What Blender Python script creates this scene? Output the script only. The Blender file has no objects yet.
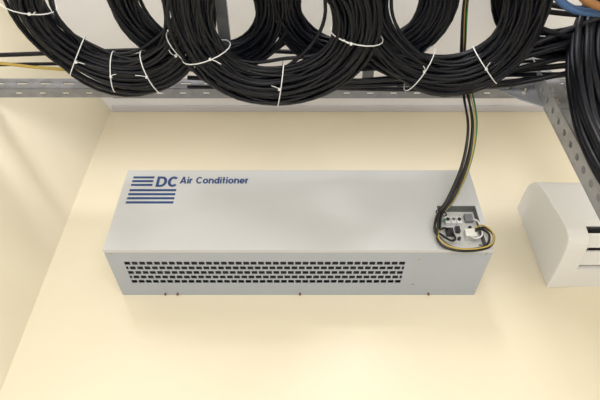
import bpy, bmesh, math, random
from mathutils import Vector, Matrix
random.seed(7)
C = bpy.context.scene.collection
CZ = 1.5   # eye height of the photographer

# ---------------------------------------------------------------- materials
def mat(name, col, rough=0.5, metal=0.0, noise=0.0, nscale=8.0, bump=0.0, bscale=60.0, spec=0.5):
    m = bpy.data.materials.new(name); m.use_nodes = True
    nt = m.node_tree; b = nt.nodes["Principled BSDF"]
    b.inputs["Roughness"].default_value = rough
    b.inputs["Metallic"].default_value = metal
    b.inputs["Specular IOR Level"].default_value = spec
    tc = nt.nodes.new("ShaderNodeTexCoord")
    n = nt.nodes.new("ShaderNodeTexNoise"); n.inputs["Scale"].default_value = nscale
    n.inputs["Detail"].default_value = 4
    nt.links.new(tc.outputs["Object"], n.inputs["Vector"])
    r = nt.nodes.new("ShaderNodeValToRGB")
    r.color_ramp.elements[0].position = 0.3; r.color_ramp.elements[1].position = 0.7
    r.color_ramp.elements[0].color = tuple(c*(1-noise) for c in col)+(1,)
    r.color_ramp.elements[1].color = tuple(min(1, c*(1+noise)) for c in col)+(1,)
    nt.links.new(n.outputs["Fac"], r.inputs["Fac"])
    nt.links.new(r.outputs["Color"], b.inputs["Base Color"])
    if bump:
        n2 = nt.nodes.new("ShaderNodeTexNoise"); n2.inputs["Scale"].default_value = bscale
        nt.links.new(tc.outputs["Object"], n2.inputs["Vector"])
        bp = nt.nodes.new("ShaderNodeBump"); bp.inputs["Strength"].default_value = bump
        bp.inputs["Distance"].default_value = 0.002
        nt.links.new(n2.outputs["Fac"], bp.inputs["Height"])
        nt.links.new(bp.outputs["Normal"], b.inputs["Normal"])
    return m

M_wall = mat("wall_paint", (0.80, 0.732, 0.575), 0.36, noise=0.04, nscale=1.6, bump=0.12, bscale=12, spec=0.6)
M_wallo = mat("wall_paint_matt", (0.83, 0.77, 0.62), 0.7, noise=0.03, nscale=2.5)
M_ceil = mat("ceiling_paint", (0.92, 0.93, 1.0), 0.6, noise=0.02)
M_trim = mat("ceiling_trim_paint", (0.66, 0.65, 0.72), 0.5, noise=0.02)
M_seam = mat("seam_dark_line", (0.28, 0.26, 0.30), 0.7)  # plain dark grey for the line along the ceiling trim
M_floor = mat("floor_vinyl", (0.66, 0.65, 0.66), 0.5, noise=0.05)
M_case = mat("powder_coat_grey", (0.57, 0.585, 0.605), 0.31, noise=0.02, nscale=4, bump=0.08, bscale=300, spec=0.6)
M_caseb = mat("powder_coat_grey_underside", (0.40, 0.44, 0.51), 0.42, noise=0.02, bump=0.08, bscale=300)  # darker, bluer grey used for the underside grille panel
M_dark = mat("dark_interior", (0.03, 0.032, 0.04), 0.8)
M_ink = mat("navy_ink", (0.02, 0.06, 0.20), 0.5)
M_black = mat("black_cable_jacket", (0.005, 0.006, 0.010), 0.40, noise=0.15, nscale=20, spec=0.26)
M_black2 = mat("black_wire", (0.010, 0.010, 0.012), 0.42)
M_green = mat("green_wire", (0.02, 0.20, 0.08), 0.4)
M_yellow = mat("yellow_wire", (0.50, 0.36, 0.08), 0.4)
M_brown = mat("brown_wire", (0.30, 0.14, 0.05), 0.5)
M_blue = mat("blue_wire", (0.05, 0.12, 0.28), 0.5)
M_whitew = mat("white_wire", (0.80, 0.80, 0.77), 0.45)
M_tie = mat("nylon_white", (0.78, 0.80, 0.83), 0.4)
M_galv = mat("galvanised_steel", (0.27, 0.28, 0.31), 0.45, metal=0.45, noise=0.15, nscale=30)
M_galvl = mat("galvanised_steel_light", (0.38, 0.39, 0.42), 0.42, metal=0.4, noise=0.12, nscale=30)
M_bolt = mat("zinc_bolt", (0.55, 0.54, 0.50), 0.3, metal=0.9)
M_abs = mat("white_plastic", (0.82, 0.83, 0.85), 0.38, noise=0.01)
M_absg = mat("grey_plastic", (0.20, 0.21, 0.23), 0.45)
M_blackp = mat("black_plastic", (0.03, 0.03, 0.035), 0.4)
M_rust = mat("brown_screw", (0.22, 0.10, 0.05), 0.5, metal=0.4)
M_pcb = mat("terminal_base", (0.60, 0.61, 0.60), 0.5, noise=0.06, nscale=60)
M_liner = mat("compartment_liner", (0.14, 0.145, 0.15), 0.6)

# ---------------------------------------------------------------- helpers
def link(o): C.objects.link(o); return o
def mesh_obj(name, bm, m, parent=None, smooth=False, bevel=0.0, recalc=True):
    if recalc: bmesh.ops.recalc_face_normals(bm, faces=bm.faces)
    me = bpy.data.meshes.new(name); bm.to_mesh(me); bm.free()
    if smooth:
        for p in me.polygons: p.use_smooth = True
    me.materials.append(m)
    o = bpy.data.objects.new(name, me); link(o)
    if parent:
        o.parent = parent
        o.matrix_parent_inverse = Matrix.Translation(-parent.location)
    if bevel:
        b = o.modifiers.new("bevel", "BEVEL"); b.width = bevel; b.segments = 3; b.limit_method = 'ANGLE'
    return o
def box(bm, a, b):
    x0,y0,z0 = a; x1,y1,z1 = b
    v = [bm.verts.new(p) for p in ((x0,y0,z0),(x1,y0,z0),(x1,y1,z0),(x0,y1,z0),(x0,y0,z1),(x1,y0,z1),(x1,y1,z1),(x0,y1,z1))]
    for f in ((0,3,2,1),(4,5,6,7),(0,1,5,4),(1,2,6,5),(2,3,7,6),(3,0,4,7)):
        bm.faces.new([v[i] for i in f])
def boxes(name, lst, m, parent=None, bevel=0.0):
    bm = bmesh.new()
    for a, b in lst: box(bm, a, b)
    return mesh_obj(name, bm, m, parent, bevel=bevel)
def cyl(bm, p, axis, r, h, seg=16):
    q = Vector((0,0,1)).rotation_difference(Vector(axis).normalized()).to_matrix().to_4x4()
    bmesh.ops.create_cone(bm, cap_ends=True, segments=seg, radius1=r, radius2=r, depth=h,
                          matrix=Matrix.Translation(Vector(p)) @ q)
def plate(bm, us, ws, holes, mp, th):
    for i in range(len(us)-1):
        for j in range(len(ws)-1):
            if holes((us[i]+us[i+1])/2, (ws[j]+ws[j+1])/2): continue
            c = [mp(u,w,t) for t in (0,th) for (u,w) in ((us[i],ws[j]),(us[i+1],ws[j]),(us[i+1],ws[j+1]),(us[i],ws[j+1]))]
            v = [bm.verts.new(p) for p in c]
            for f in ((0,1,2,3),(7,6,5,4),(0,4,5,1),(1,5,6,2),(2,6,7,3),(3,7,4,0)):
                bm.faces.new([v[k] for k in f])
def catmull(pts, n):
    P = [Vector(p) for p in pts]; P = [2*P[0]-P[1]]+P+[2*P[-1]-P[-2]]
    out = []
    for i in range(1, len(P)-2):
        a,b,c,d = P[i-1:i+3]
        for k in range(n):
            t = k/n
            out.append(0.5*((2*b)+(c-a)*t+(2*a-5*b+4*c-d)*t*t+(3*b-a-3*c+d)*t**3))
    out.append(P[-2]); return out
def tube(bm, pts, r, seg=6):
    n = len(pts); T = []
    for i in range(n):
        T.append((pts[min(i+1,n-1)]-pts[max(i-1,0)]).normalized())
    up = Vector((0,0,1)) if abs(T[0].z) < 0.9 else Vector((1,0,0))
    N = (up - T[0]*up.dot(T[0])).normalized(); rings = []
    for i in range(n):
        N = (N - T[i]*N.dot(T[i])).normalized(); B = T[i].cross(N)
        rings.append([bm.verts.new(pts[i]+(N*math.cos(2*math.pi*k/seg)+B*math.sin(2*math.pi*k/seg))*r) for k in range(seg)])
    for i in range(n-1):
        for k in range(seg):
            bm.faces.new((rings[i][k], rings[i][(k+1)%seg], rings[i+1][(k+1)%seg], rings[i+1][k]))
    bm.faces.new(rings[0][::-1]); bm.faces.new(rings[-1])
def cable(name, pts, r, m, n=10, seg=8, parent=None):
    bm = bmesh.new(); tube(bm, catmull(pts, n), r, seg)
    return mesh_obj(name, bm, m, parent, smooth=True)
def tag(o, label, cat, group=None):
    o["label"] = label; o["category"] = cat
    if group: o["group"] = group
def empty(name, loc):
    e = bpy.data.objects.new(name, None); e.location = loc; e.empty_display_size = 0.1
    link(e); return e

# ---------------------------------------------------------------- room
YW = 1.492; ZC = CZ+1.932; XL = -0.86
def quadbox(name, pts, z0, z1, m):
    bm = bmesh.new()
    lo = [bm.verts.new((x,y,z0)) for x,y in pts]; hi = [bm.verts.new((x,y,z1)) for x,y in pts]
    bm.faces.new(lo[::-1]); bm.faces.new(hi)
    k = len(pts)
    for i in range(k): bm.faces.new((lo[i], lo[(i+1)%k], hi[(i+1)%k], hi[i]))
    o = mesh_obj(name, bm, m); o["kind"] = "structure"; return o
quadbox("wall_back", [(XL-0.1,YW),(2.4,YW),(2.4,YW+0.1),(XL-0.1,YW+0.1)], 0, ZC, M_wall)
XS = XL-0.365*(YW+2.2)
quadbox("wall_left", [(XL,YW),(XS,-2.2),(XS-0.1,-2.2),(XL-0.1,YW)], 0, ZC, M_wallo)
quadbox("wall_right", [(2.3,-2.2),(2.4,-2.2),(2.4,YW),(2.3,YW)], 0, ZC, M_wallo)
quadbox("wall_front", [(XS-0.1,-2.3),(2.4,-2.3),(2.4,-2.2),(XS-0.1,-2.2)], 0, ZC, M_wallo)
quadbox("floor", [(XS-0.1,-2.3),(2.4,-2.3),(2.4,YW+0.1),(XS-0.1,YW+0.1)], -0.1, 0, M_floor)
quadbox("ceiling", [(XS-0.1,-2.3),(2.4,-2.3),(2.4,YW+0.1),(XS-0.1,YW+0.1)], ZC, ZC+0.1, M_ceil)
t = boxes("trim_1", [((XL+0.012,YW-0.028,ZC-0.012),(2.3,YW,ZC))], M_trim, bevel=0.002); t["kind"]="structure"
t = boxes("trim_2", [((XL+0.03,YW-0.075,ZC-0.004),(2.3,YW-0.069,ZC))], M_seam); t["kind"]="structure"

# ---------------------------------------------------------------- DC air conditioner
X0, X1 = -0.582, 0.572; YF = 1.249; ZB = CZ+0.952; ZT = CZ+1.29
ac = empty("air_conditioner", (0, YW, ZB))
tag(ac, "long pale grey metal air conditioner with slotted grille and navy lettering", "air conditioner")
th = 0.002
boxes("housing", [((X0,YF+th,ZT-th),(X1,YW,ZT)), ((X0,YF+th,ZB+th),(X0+th,YW,ZT-th)), ((X1-th,YF+th,ZB+th),(X1,YW,ZT-th)),
                  ((X0+th,YW-0.004,ZB+th),(X1-th,YW-0.001,ZT-th))], M_case, ac)
HX0,HX1,HZ0,HZ1 = 0.434,0.556,CZ+0.968,CZ+1.128
bm = bmesh.new()
def F(x,z,t): return (x, YF+t, z)
plate(bm, [X0,HX0,HX1,X1], [ZB,HZ0,HZ1,ZT], lambda x,z: HX0<x<HX1 and HZ0<z<HZ1, F, th)
bmesh.ops.remove_doubles(bm, verts=bm.verts, dist=1e-5)
mesh_obj("front_panel", bm, M_case, ac)
boxes("front_lip", [((X0-0.001,YF-0.0015,ZB-0.001),(X1+0.001,YF+0.012,ZB+0.003))], M_case, ac, bevel=0.001)
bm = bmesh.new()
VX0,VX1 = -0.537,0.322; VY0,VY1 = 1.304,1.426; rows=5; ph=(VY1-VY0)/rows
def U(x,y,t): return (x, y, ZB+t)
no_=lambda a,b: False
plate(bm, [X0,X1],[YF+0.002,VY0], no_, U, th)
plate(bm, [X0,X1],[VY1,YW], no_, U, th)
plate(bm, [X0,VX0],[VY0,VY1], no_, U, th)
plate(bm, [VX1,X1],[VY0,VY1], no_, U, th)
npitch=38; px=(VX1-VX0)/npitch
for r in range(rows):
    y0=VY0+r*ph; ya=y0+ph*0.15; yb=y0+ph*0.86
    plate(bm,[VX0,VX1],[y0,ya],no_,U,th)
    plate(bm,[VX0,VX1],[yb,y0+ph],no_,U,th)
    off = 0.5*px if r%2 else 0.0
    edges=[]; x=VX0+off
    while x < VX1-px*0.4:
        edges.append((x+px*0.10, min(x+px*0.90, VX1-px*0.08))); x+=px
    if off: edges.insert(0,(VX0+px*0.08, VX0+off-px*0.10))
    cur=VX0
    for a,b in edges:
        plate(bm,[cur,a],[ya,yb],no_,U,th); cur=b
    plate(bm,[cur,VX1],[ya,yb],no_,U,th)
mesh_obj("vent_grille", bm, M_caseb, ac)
boxes("dark_backing", [((VX0-0.01,VY0-0.01,ZB+0.012),(VX1+0.01,VY1+0.01,ZB+0.016))], M_dark, ac)  # dark plate stands in for the shaded interior behind the slots
def stroke_text(body, x, z, cap, width, wt, name):
    """each glyph = list of polylines on a unit grid (cap height 1, x height .74)"""
    def arc(cx,cy,rx,ry,a0,a1,n=14):
        return [(cx+rx*math.cos(math.radians(a0+(a1-a0)*i/n)), cy+ry*math.sin(math.radians(a0+(a1-a0)*i/n))) for i in range(n+1)]
    h=wt/cap/2; X=0.74-h
    G={'D':(0.86,[[(h,h),(h,1-h),(0.38,1-h)]+arc(0.40,0.5,0.46-h,0.5-h,90,-90)+[(0.38,h),(h,h)]]),
       'C':(0.86,[arc(0.45,0.5,0.44-h,0.5-h,42,318,20)]),
       'A':(0.88,[[(h*.9,0),(0.42,1-h*.6),(0.46,1-h*.6),(0.88-h*.9,0)],[(0.2,0.27),(0.68,0.27)]]),
       'i':(0.22,[[(0.11,0),(0.11,0.74)],[(0.11,0.85),(0.11,1.0)]]),
       'r':(0.42,[[(h,0),(h,0.74)],[(h,0.48)]+arc(0.36,0.40,0.36-h,X-0.40,160,88,6)]),
       'o':(0.72,[arc(0.36,0.37,0.36-h,0.37-h,0,360,20)]),
       'n':(0.66,[[(h,0),(h,0.74)],[(h,0.42)]+arc(0.34,0.42,0.33-h,X-0.42,170,0,10)+[(0.67-h,0)]]),
       'd':(0.70,[arc(0.33,0.37,0.33-h,0.37-h,0,360,20),[(0.69-h,0),(0.69-h,1.0)]]),
       't':(0.40,[[(0.18,0.98),(0.18,0.2)]+arc(0.30,0.2,0.12,0.2-h,180,280,6),[(0,0.74-h),(0.38,0.74-h)]]),
       'e':(0.70,[[(h,0.37),(0.68-h,0.37)]+arc(0.35,0.37,0.35-h,0.37-h,0,320,18)]),
       ' ':(0.28,[])}
    sp=0.11; tot=sum(G[c][0]+sp for c in body)-sp; sc=width/tot
    bm=bmesh.new(); cx=0; k=0
    for ch in body:
        w,pl=G[ch]
        for P in pl:
            P=[Vector(((cx+a)*sc,b*cap)) for a,b in P]
            Q=[P[0]]
            for p in P[1:]:
                if (p-Q[-1]).length>1e-6: Q.append(p)
            P=Q; n=len(P); closed=(P[0]-P[-1]).length<1e-6
            L=[]
            for i in range(n):
                if closed: d0=(P[i]-P[i-1 if i>0 else n-2]).normalized(); d1=(P[(i+1) if i<n-1 else 1]-P[i]).normalized()
                else:
                    d0=(P[i]-P[i-1]).normalized() if i>0 else (P[1]-P[0]).normalized()
                    d1=(P[i+1]-P[i]).normalized() if i<n-1 else d0
                t=(d0+d1).normalized(); nn=Vector((-t.y,t.x)); m_=1/max(0.6,nn.dot(Vector((-d0.y,d0.x))))
                L.append((P[i]+nn*wt/2*m_,P[i]-nn*wt/2*m_))
            k+=1; y=YF-0.0006-(k%3)*0.00005
            V=[(bm.verts.new((x+a.x,y,z+a.y)),bm.verts.new((x+b.x,y,z+b.y))) for a,b in L]
            W=[(bm.verts.new((x+a.x,YF+0.0004,z+a.y)),bm.verts.new((x+b.x,YF+0.0004,z+b.y))) for a,b in L]
            for i in range(n-1):
                bm.faces.new((V[i][0],V[i][1],V[i+1][1],V[i+1][0]))
                bm.faces.new((V[i][0],V[i+1][0],W[i+1][0],W[i][0])); bm.faces.new((V[i][1],W[i][1],W[i+1][1],V[i+1][1]))
        cx+=w+sp
    return mesh_obj(name,bm,M_ink,ac)
stroke_text("DC",-0.474,CZ+1.211,0.048,0.070,0.0095,"lettering")
stroke_text("Air Conditioner",-0.397,CZ+1.226,0.0310,0.226,0.0055,"lettering")
st=[]
for k,z in enumerate((1.255,1.2375,1.220,1.196,1.178,1.160,1.142)):
    xa = -0.556; xb = -0.486 if k<3 else -0.404
    st.append(((xa,YF-0.0008,CZ+z-0.0048),(xb,YF+0.0002,CZ+z+0.0043)))
boxes("stripe_emblem", st, M_ink, ac)
# terminal compartment
YP=YF+0.030
boxes("terminal_compartment", [
    ((HX0-0.004,YF+th,HZ0-0.004),(HX0,YP,HZ1+0.004)),((HX1,YF+th,HZ0-0.004),(HX1+0.004,YP,HZ1+0.004)),
    ((HX0,YF+th,HZ0-0.004),(HX1,YP,HZ0)),((HX0,YF+th,HZ1),(HX1,YP,HZ1+0.004))], M_liner, ac)
boxes("mounting_plate", [((HX0-0.004,YP,HZ0-0.004),(HX1+0.004,YP+0.002,HZ1+0.004))], M_pcb, ac)
for i in range(3):
    boxes("terminal_block", [((0.456+i*0.018,YP-0.014,CZ+1.070),(0.472+i*0.018,YP,CZ+1.096))], M_abs, ac, bevel=0.001)
    bm=bmesh.new(); cyl(bm,(0.464+i*0.018,YP-0.015,CZ+1.084),(0,1,0),0.0058,0.006,12)
    mesh_obj("terminal_screw",bm,M_blackp if i!=1 else M_bolt,ac)
boxes("relay", [((0.520,YP-0.014,CZ+1.080),(0.545,YP,CZ+1.108))], M_absg, ac, bevel=0.001)
boxes("relay", [((0.452,YP-0.014,CZ+1.025),(0.474,YP,CZ+1.052))], M_blackp, ac, bevel=0.001)
boxes("connector", [((0.505,YP-0.024,CZ+1.010),(0.540,YP,CZ+1.040))], M_whitew, ac, bevel=0.002)
boxes("fuse_holder", [((0.482,YP-0.014,CZ+1.038),(0.496,YP,CZ+1.058))], M_blackp, ac, bevel=0.001)
for x,z in ((0.488,1.015),(0.53,1.058),(0.545,0.985),(0.448,1.110)):
    bm=bmesh.new(); cyl(bm,(x,YP-0.004,CZ+z),(0,1,0),0.005,0.010,12); mesh_obj("terminal_screw",bm,M_blackp,ac)
for x,y in ((0.36,1.30),(0.36,1.43),(-0.565,1.27),(0.555,1.27)):
    bm=bmesh.new(); cyl(bm,(x,y,ZB-0.001),(0,0,1),0.004,0.003,12); mesh_obj("panel_screw",bm,M_bolt,ac)
for x in (-0.44,-0.40,0.0,0.42):
    bm=bmesh.new(); cyl(bm,(x,1.482,ZB-0.003),(0,0,1),0.0035,0.007,12); mesh_obj("mounting_screw",bm,M_rust,ac)

# ---------------------------------------------------------------- second unit (split)
sx0,sx1 = 0.82,1.62
sp = empty("split_air_conditioner",((sx0+sx1)/2,YW,CZ+0.985))
tag(sp,"white plastic split air conditioner with rounded front, beside the steel post","air conditioner")
import itertools
ctrl=[(YW,1.338),(1.42,1.338),(1.36,1.330),(1.318,1.300),(1.296,1.25),(1.278,1.16),(1.262,1.07),(1.262,1.030),(1.285,1.0),(1.38,.985),(YW,.98)]
full=[(v.x,v.y) for v in catmull([(a,b,0) for a,b in ctrl],4)]
top=[(YW,1.336),(1.42,1.336),(1.36,1.328),(1.318,1.298),(1.296,1.25),(1.278,1.16),(1.264,1.080)]
notch=[(v.x,v.y) for v in catmull([(a,b,0) for a,b in top],4)]+[(1.266,1.058),(1.30,1.058),(1.39,1.05),(1.40,.99),(YW,.984)]
def prism(name,prof,xa,xb,m,par,bev=0.0,smooth=False):
    bm=bmesh.new()
    a=[bm.verts.new((xa,y,CZ+z)) for y,z in prof]; b=[bm.verts.new((xb,y,CZ+z)) for y,z in prof]
    bm.faces.new(a); bm.faces.new(b[::-1]); n=len(prof)
    for i in range(n): bm.faces.new((a[i],a[(i+1)%n],b[(i+1)%n],b[i]))
    return mesh_obj(name,bm,m,par,bevel=bev)
prism("end_cap",full,sx0,sx0+0.065,M_abs,sp,0.004)
prism("end_cap",full,sx1-0.065,sx1,M_abs,sp,0.004)
prism("casing",notch,sx0+0.06,sx1-0.06,M_abs,sp)
prism("outlet_liner",[(1.269,1.057),(1.30,1.057),(1.39,1.048),(1.392,1.042),(1.30,1.051),(1.270,1.051)],sx0+0.064,sx1-0.064,M_dark,sp)
prism("louver_flap",[(1.272,1.034),(1.312,1.016),(1.315,1.011),(1.272,1.028)],sx0+0.066,sx1-0.066,M_abs,sp)
prism("louver_flap",[(1.330,1.012),(1.382,1.0),(1.384,.995),(1.330,1.006)],sx0+0.066,sx1-0.066,M_abs,sp)
for i in range(14):
    x=sx0+0.085+i*0.048
    prism("vane",[(1.29,1.05),(1.38,1.045),(1.37,1.012),(1.295,1.025)],x,x+0.004,M_absg,sp)

# ---------------------------------------------------------------- steel cable rack
RY=1.0; RZ=CZ+1.405
rack = empty("cable_rack",(0.74,RY,0)); tag(rack,"galvanised slotted steel cable rack with upright post and bracket","cable rack")
def slotted(name, length_axis, o, L, w, nvec, thick=0.003, slot=(0.028,0.010), pitch=0.05, m=None):
    a=Vector(length_axis); b=Vector(nvec); c=a.cross(b)
    bm=bmesh.new(); o=Vector(o)
    mp=lambda u,v,t: tuple(o+a*u+b*v+c*t)
    s0=(w-slot[1])/2; s1=s0+slot[1]
    plate(bm,[0,L],[0,s0],no_,mp,thick); plate(bm,[0,L],[s1,w],no_,mp,thick)
    cur=0; u=0.015
    while u+slot[0]<L:
        plate(bm,[cur,u],[s0,s1],no_,mp,thick); cur=u+slot[0]; u+=pitch
    plate(bm,[cur,L],[s0,s1],no_,mp,thick)
    return mesh_obj(name,bm,m or M_galv,rack)
def punched(name, length_axis, o, L, w, nvec, r, pitch, thick, m):
    """strip punched with round holes (octagon cut) down its middle"""
    a=Vector(length_axis); b=Vector(nvec); c=a.cross(b); o=Vector(o); bm=bmesh.new()
    n=int(L/pitch); N=16
    for k in range(n):
        u0=k*L/n; u1=(k+1)*L/n; cu=(u0+u1)/2; cw=w/2
        inner=[(cu+r*math.cos(2*math.pi*(i+.5)/N)*1.15, cw+r*math.sin(2*math.pi*(i+.5)/N)) for i in range(N)]
        outer=[]
        for i in range(N):
            an=2*math.pi*(i+.5)/N; dx,dy=math.cos(an),math.sin(an)
            s=min((u1-cu)/max(abs(dx),1e-6),(w/2)/max(abs(dy),1e-6)); outer.append((cu+dx*s,cw+dy*s))
        for t in (0,thick):
            A=[bm.verts.new(o+a*p+b*q+c*t) for p,q in inner]; B=[bm.verts.new(o+a*p+b*q+c*t) for p,q in outer]
            K=[bm.verts.new(o+a*p+b*q+c*t) for p,q in ((u1,w),(u0,w),(u0,0),(u1,0))]
            for i in range(N): 
                j=(i+1)%N; bm.faces.new((A[i],A[j],B[j],B[i]))
            for kk in range(4):
                # corner triangles
                tgt=Vector(K[kk].co); d=sorted(range(N),key=lambda i:(Vector(B[i].co)-tgt).length)[:2]
                p_,q_=outer[d[0]],outer[d[1]]
                if abs(p_[0]-q_[0])>1e-6 and abs(p_[1]-q_[1])>1e-6: bm.faces.new((B[d[0]],B[d[1]],K[kk]))
            if t==0: A0=A
            else:
                for i in range(N): bm.faces.new((A0[i],A0[(i+1)%N],A[(i+1)%N],A[i]))
    mp=lambda u,v,t: tuple(o+a*u+b*v+c*t)
    for v0 in (0,w-0.001): plate(bm,[0,L],[v0,v0+0.001],no_,mp,thick)
    return mesh_obj(name,bm,m,rack)
slotted("side_rail",(1,0,0),(-1.15,RY,RZ),2.05,0.052,(0,0,1),slot=(0.034,0.010),pitch=0.075)
slotted("rail_flange",(1,0,0),(-1.15,RY,RZ),2.05,0.032,(0,1,0),thick=-0.003,slot=(0.020,0.007),pitch=0.075)
slotted("side_rail",(1,0,0),(-1.15,0.36,RZ),2.05,0.052,(0,0,1))
for x in (-1.08,-0.245,0.2,0.90):
    boxes("rung",[((x,0.36,RZ+0.035),(x+0.035,RY,RZ+0.05))],M_galv,rack,bevel=0.001)
PX=0.742
punched("post",(0,0,1),(PX,RY-0.004,0),ZC,0.085,(1,0,0),0.011,0.05,0.003,M_galvl)
punched("post_flange",(0,0,1),(PX,RY-0.004,0),ZC,0.060,(0,-1,0),0.010,0.05,0.003,M_galvl)
bm=bmesh.new()
pr=[(0.632,RZ-0.022),(0.632,RZ+0.045),(0.835,RZ+0.045),(0.835,RZ-0.110),(0.748,RZ-0.110),(0.680,RZ-0.068)]
a=[bm.verts.new((x,RY-0.008,z)) for x,z in pr]; b=[bm.verts.new((x,RY-0.005,z)) for x,z in pr]
bm.faces.new(a); bm.faces.new(b[::-1])
for i in range(6): bm.faces.new((a[i],a[(i+1)%6],b[(i+1)%6],b[i]))
mesh_obj("gusset_bracket",bm,M_galvl,rack,bevel=0.001)
for x,z in ((0.660,-0.002),(0.705,-0.026),(0.785,-0.080),(0.785,-0.030)):
    bm=bmesh.new(); cyl(bm,(x,RY-0.012,RZ+z),(0,1,0),0.011,0.008,6); cyl(bm,(x,RY-0.018,RZ+z),(0,1,0),0.005,0.010,10)
    mesh_obj("bolt",bm,M_bolt,rack)

# ---------------------------------------------------------------- cable coils
def coil(cx,cy,cz,R,ra,rz,turns,ties,tilt=0.0,seed=1,cr=0.0052,ex=1.0,label="coil of black cable bound with white nylon ties under the rack"):
    rnd=random.Random(seed)
    e=empty("cable_coil",(cx,cy,cz)); tag(e,label,"cable coil","coiled black cables on the rack")
    tg=[]
    for i in range(turns):
        q=math.sqrt((i+0.5)/turns); th_=i*2.39996
        tg.append((q*math.cos(th_)*ra, q*math.sin(th_)*rz))
    rnd.shuffle(tg)
    S=44; pts=[]
    rot=Matrix.Rotation(tilt,4,'X')
    wob=[]
    for _ in range(turns):
        big = 4.2 if rnd.random()<0.26 else 1.5
        wob.append((rnd.uniform(-1,1)*0.008*big,rnd.uniform(0,6.28),rnd.uniform(-1,1)*0.006,rnd.uniform(0,6.28),rnd.uniform(-1,1)*0.008*big,rnd.uniform(0,6.28)))
    g1,g2=rnd.uniform(0,6.28),rnd.uniform(0,6.28)
    def base(an): return 0.010*math.sin(2*an+g1)+0.007*math.sin(3*an+g2)
    def wv(w,an): return w[0]*math.sin(2*an+w[1])+w[4]*math.sin(an+w[5]), w[2]*math.sin(3*an+w[3])
    for i in range(turns):
        a0=tg[i]; a1=tg[min(i+1,turns-1)]; w=wob[i]; w1=wob[min(i+1,turns-1)]
        for k in range(S):
            f=k/S; g=0 if f<0.4 else (f-0.4)/0.6; g=g*g*(3-2*g)
            an=2*math.pi*f + 1.57
            wa,wb=wv(w,an),wv(w1,an)
            dr=a0[0]*(1-g)+a1[0]*g+wa[0]*(1-g)+wb[0]*g+base(an)
            dr=min(dr,ra+0.026)
            dz=a0[1]*(1-g)+a1[1]*g+wa[1]*(1-g)+wb[1]*g
            an-=3.14159
            p=Vector(((R+dr)*math.cos(an)*ex,(R+dr)*math.sin(an),dz))
            pts.append(rot@p+Vector((cx,cy,cz)))
    bm=bmesh.new(); tube(bm,pts,cr,6)
    mesh_obj("cable_loop",bm,M_black,e,smooth=True)
    for ang in ties:
        an=math.radians(ang); Rb=R+base(an+3.14159)
        bm=bmesh.new(); n=20; hw=0.0013; rr=[]; sk=rnd.uniform(-0.02,0.02); rk=rnd.uniform(0.85,1.08)
        rad=Vector((math.cos(an)*ex,math.sin(an),0)); tan=Vector((-math.sin(an),math.cos(an),0)).normalized()
        for k in range(n):
            t=2*math.pi*k/n
            for s in (-1,1):
                for o_ in (0.0075,0.0092):
                    p=rad*Rb+rad.normalized()*(ra*rk+o_+0.002)*math.cos(t)+Vector((0,0,(rz+o_+0.002)*math.sin(t)))+tan*(hw*s+sk*math.cos(t))
                    rr.append(bm.verts.new(rot@p+Vector((cx,cy,cz))))
        for k in range(n):
            i0=4*k; i1=4*((k+1)%n)
            for a_,b_ in ((0,1),(1,3),(3,2),(2,0)):
                bm.faces.new((rr[i0+a_],rr[i0+b_],rr[i1+b_],rr[i1+a_]))
        bs=rad*Rb+Vector((0,0,-(rz+0.011)))-rad.normalized()*ra*0.3
        sg=rnd.choice((-1,1))
        tail=[rot@(bs+rad.normalized()*d+tan*s2*sg+Vector((0,0,-z2)))+Vector((cx,cy,cz)) for d,s2,z2 in ((0,0,0),(-0.014,0.006,0.010),(-0.026,0.018,0.018))]
        tube(bm,catmull(tail,4),0.0013,4)
        bmesh.ops.create_cube(bm,size=0.006,matrix=Matrix.Translation(rot@bs+Vector((cx,cy,cz))))
        mesh_obj("cable_tie",bm,M_tie,e)
    return e
coil(-0.505,0.708,CZ+1.350,0.210,0.060,0.036,70,(72,104,135,185,35),tilt=0.03,seed=3)
coil(-0.072,0.703,CZ+1.300,0.216,0.066,0.040,84,(86,12,152),tilt=0.0,seed=5)
coil(0.405,0.698,CZ+1.350,0.210,0.062,0.034,72,(106,52,),tilt=-0.03,seed=8)
LC="coil of black cable resting behind larger coils under the rack"
coil(-0.285,0.685,CZ+1.405,0.210,0.050,0.022,46,(80,120),seed=11,label=LC)
coil(0.165,0.685,CZ+1.400,0.210,0.050,0.022,46,(60,),seed=12,label=LC)
coil(0.78,0.64,CZ+1.43,0.22,0.050,0.018,34,(120,),seed=14,label=LC)

# long cables along the rack
runs=[(-0.35,0.955,1.40,0.92,0.96,1.43,-0.03),(-0.35,0.965,1.37,0.92,0.955,1.44,-0.012),(-1.2,0.90,1.455,0.92,0.90,1.46,-0.01),
      (-1.2,0.955,1.46,0.92,0.94,1.47,-0.02),(-0.2,0.97,1.345,0.92,0.93,1.43,-0.006),(0.0,0.93,1.35,0.92,0.92,1.43,-0.02),
      (0.05,0.98,1.385,0.92,0.95,1.41,-0.03),(0.1,0.90,1.39,0.92,0.88,1.42,-0.01)]
for i,(xa,ya,za,xb,yb,zb,sg) in enumerate(runs):
    pts=[]
    for k in range(9):
        f=k/8
        pts.append((xa+(xb-xa)*f, ya+(yb-ya)*f+0.010*math.sin(7*f+i), CZ+za+(zb-za)*f+sg*math.sin(math.pi*f)+0.008*math.sin(9*f+2*i)))
    o=cable("cable",pts,0.0055 if i%2 else 0.007,M_black)
    tag(o,"long black cable running along the steel rack rail","cable","cables running along the rack")
o=cable("cable",[(-1.2,0.90,CZ+1.42),(-0.95,0.925,CZ+1.435),(-0.8,0.94,CZ+1.43),(-0.6,0.95,CZ+1.43),(-0.4,0.93,CZ+1.45)],0.005,M_yellow)
tag(o,"yellowish cable lying along the steel rack rail","cable","cables running along the rack")
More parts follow.
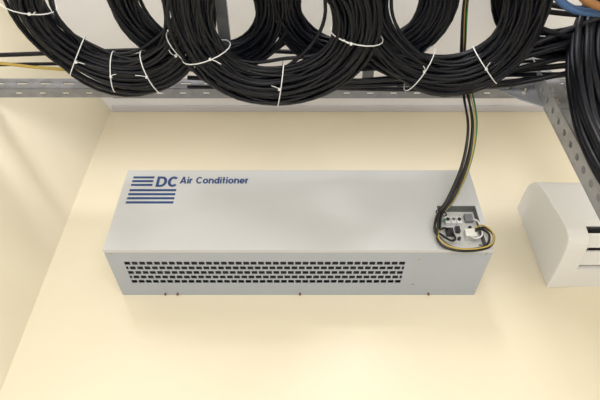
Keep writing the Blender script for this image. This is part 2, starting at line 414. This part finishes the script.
for i,(a,b,c,m,nm) in enumerate((((0.45,0.95,1.40),(0.65,0.85,1.39),(0.95,0.72,1.42),M_black,"black"),((0.4,0.93,1.38),(0.62,0.88,1.40),(0.95,0.80,1.42),M_black,"black"),
        ((0.62,0.60,1.36),(0.74,0.70,1.34),(1.0,0.70,1.34),M_blue,"blue"),((0.66,0.56,1.34),(0.76,0.67,1.32),(1.0,0.71,1.32),M_brown,"orange-brown"),
        ((0.3,0.96,1.37),(0.55,0.93,1.37),(0.9,0.86,1.41),M_black,"black"),((0.55,0.66,1.40),(0.68,0.78,1.40),(0.9,0.83,1.38),M_black,"black"),
        ((0.5,0.62,1.42),(0.7,0.72,1.41),(1.0,0.74,1.42),M_black,"black"),((0.5,0.70,1.44),(0.7,0.75,1.43),(1.0,0.78,1.44),M_black,"black"),
        ((0.48,0.95,1.38),(0.62,0.97,1.38),(0.85,0.90,1.36),M_black,"black"),((0.1,0.95,1.36),(0.5,0.90,1.36),(0.85,0.82,1.40),M_black,"black"))):
    o=cable("cable",[(p[0],p[1],CZ+p[2]) for p in (a,b,c)],0.011 if m is M_blue or m is M_brown else 0.008,m)
    tag(o,nm+" cable crossing the rack beside the upright post","cable","cables crossing the rack")
# vertical bundle beside the post
for i in range(16):
    dx=(i%4)*0.021; dy=(i//4)*0.020; w=random.uniform(-0.008,0.008)
    o=cable("cable",[(0.92+dx,0.66-dy,CZ+1.52),(0.830+dx,0.80-dy,CZ+1.46),(0.785+dx+w,0.86-dy,CZ+1.34),(0.745+dx,0.89-dy,CZ+1.17),(0.722+dx-w,0.90-dy,CZ+1.02),(0.735+dx,0.91-dy,CZ+0.85),(0.80+dx-w,0.92-dy,CZ+0.5),(0.82+dx,0.92-dy,0.3),(0.82+dx,0.92-dy,0.012)],0.0098,M_black,n=8)
    tag(o,"thick black cable dropping down along the upright slotted post","cable","cables dropping beside the post")

# power leads to the air conditioner
def lead(ph,r,m,end,label,sp_=0.015):
    main=[(0.52,0.50,1.56),(0.495,0.72,1.52),(0.507,0.88,1.475),(0.526,0.972,1.470),(0.531,1.012,1.37),(0.529,1.045,1.27),(0.508,1.11,1.18),(0.468,1.19,1.11),(0.426,1.215,1.06),(0.410,1.222,1.01)]
    pts=[]
    for i,(x,y,z) in enumerate(main):
        a=ph+i*0.28; s=sp_*(1.0 if i<8 else 0.6)
        if i<4: s*=0.45
        pts.append((x+s*math.cos(a),y+s*0.8*math.sin(a),CZ+z+0.2*s*math.cos(a)))
    pts+=[(x,y,CZ+z) for x,y,z in end]
    o=cable("power_cable",pts,r,m,n=10); tag(o,label,"cable","supply leads of the air conditioner")
LB="black supply lead looping into the open terminal compartment"
lead(0.0,0.0036,M_black2,[(0.422,1.230,0.968),(0.455,1.238,0.950),(0.505,1.240,0.948),(0.550,1.236,0.962),(0.565,1.234,0.998),(0.550,1.244,1.028),(0.535,1.254,1.028)],LB)
lead(2.2,0.0036,M_black2,[(0.408,1.232,0.972),(0.44,1.236,0.944),(0.50,1.236,0.938),(0.556,1.232,0.952),(0.576,1.230,0.992),(0.560,1.240,1.030),(0.537,1.254,1.034)],LB)
lead(1.1,0.0036,M_black2,[(0.426,1.235,0.995),(0.452,1.246,0.985),(0.470,1.257,1.002),(0.468,1.264,1.028)],"black supply lead ending at a black relay")
lead(5.3,0.0027,M_green,[(0.424,1.228,1.04),(0.440,1.243,1.062),(0.458,1.263,1.082)],"green supply lead ending at the terminal block",0.018)
lead(4.2,0.0022,M_yellow,[(0.410,1.224,0.975),(0.445,1.228,0.945),(0.505,1.228,0.940),(0.560,1.226,0.956),(0.574,1.226,0.998),(0.556,1.236,1.036),(0.535,1.253,1.038)],"thin yellow lead looping into the open terminal compartment",0.012)
lead(3.3,0.0036,M_black2,[(0.425,1.234,1.02),(0.440,1.248,1.035),(0.455,1.264,1.045)],"black supply lead ending at a black relay")
o=cable("jumper_wire",[(0.545,1.264,CZ+1.085),(0.552,1.250,CZ+1.06),(0.551,1.246,CZ+1.01),(0.53,1.248,CZ+0.995),(0.515,1.256,CZ+1.012)],0.0025,M_whitew)
tag(o,"short white wire curling inside the open terminal compartment","wire")
def ring(name,c,r,axis,m,lbl,cat):
    bm=bmesh.new(); n=18; ax=Vector(axis).normalized(); u=ax.orthogonal().normalized(); v=ax.cross(u)
    pts=[Vector(c)+(u*math.cos(2*math.pi*k/n)+v*math.sin(2*math.pi*k/n))*r for k in range(n+1)]
    tube(bm,pts,0.0020,6); o=mesh_obj(name,bm,m,smooth=True); tag(o,lbl,cat)
ring("cable_tie",(0.430,1.213,CZ+1.065),0.016,(0.5,-0.3,1),M_black2,"black nylon tie around the supply leads","cable tie")

# ---------------------------------------------------------------- lights
def area(name,loc,target,sx,sy,power,col):
    l=bpy.data.lights.new(name,'AREA'); l.shape='RECTANGLE'; l.size=sx; l.size_y=sy; l.energy=power; l.color=col
    o=bpy.data.objects.new(name,l); o.location=loc
    o.rotation_euler=(Vector(target)-Vector(loc)).to_track_quat('-Z','Y').to_euler(); link(o); return o
area("window_light",(0.2,-1.9,1.1),(0.1,1.4,1.9),2.0,1.2,52,(0.98,0.99,1.0))
area("ceiling_lamp",(0.25,-0.35,3.38),(0.25,-0.30,0),0.30,0.9,38,(1.0,0.98,0.96))
area("ceiling_lamp",(-1.0,-0.45,3.38),(-1.0,-0.40,0),0.30,0.9,14,(1.0,0.98,0.96))
w=bpy.data.worlds.new("world"); bpy.context.scene.world=w; w.use_nodes=True
w.node_tree.nodes["Background"].inputs[0].default_value=(0.9,0.93,1,1); w.node_tree.nodes["Background"].inputs[1].default_value=0.3
bpy.context.scene.view_settings.view_transform='Standard'

# ---------------------------------------------------------------- camera
cam=bpy.data.cameras.new("camera"); cam.lens=31.8; cam.sensor_width=36; cam.clip_start=0.02
co=bpy.data.objects.new("camera",cam); co.location=(0,0,CZ); co.rotation_euler=(math.radians(90+42.7),0,0); link(co)
bpy.context.scene.camera=co
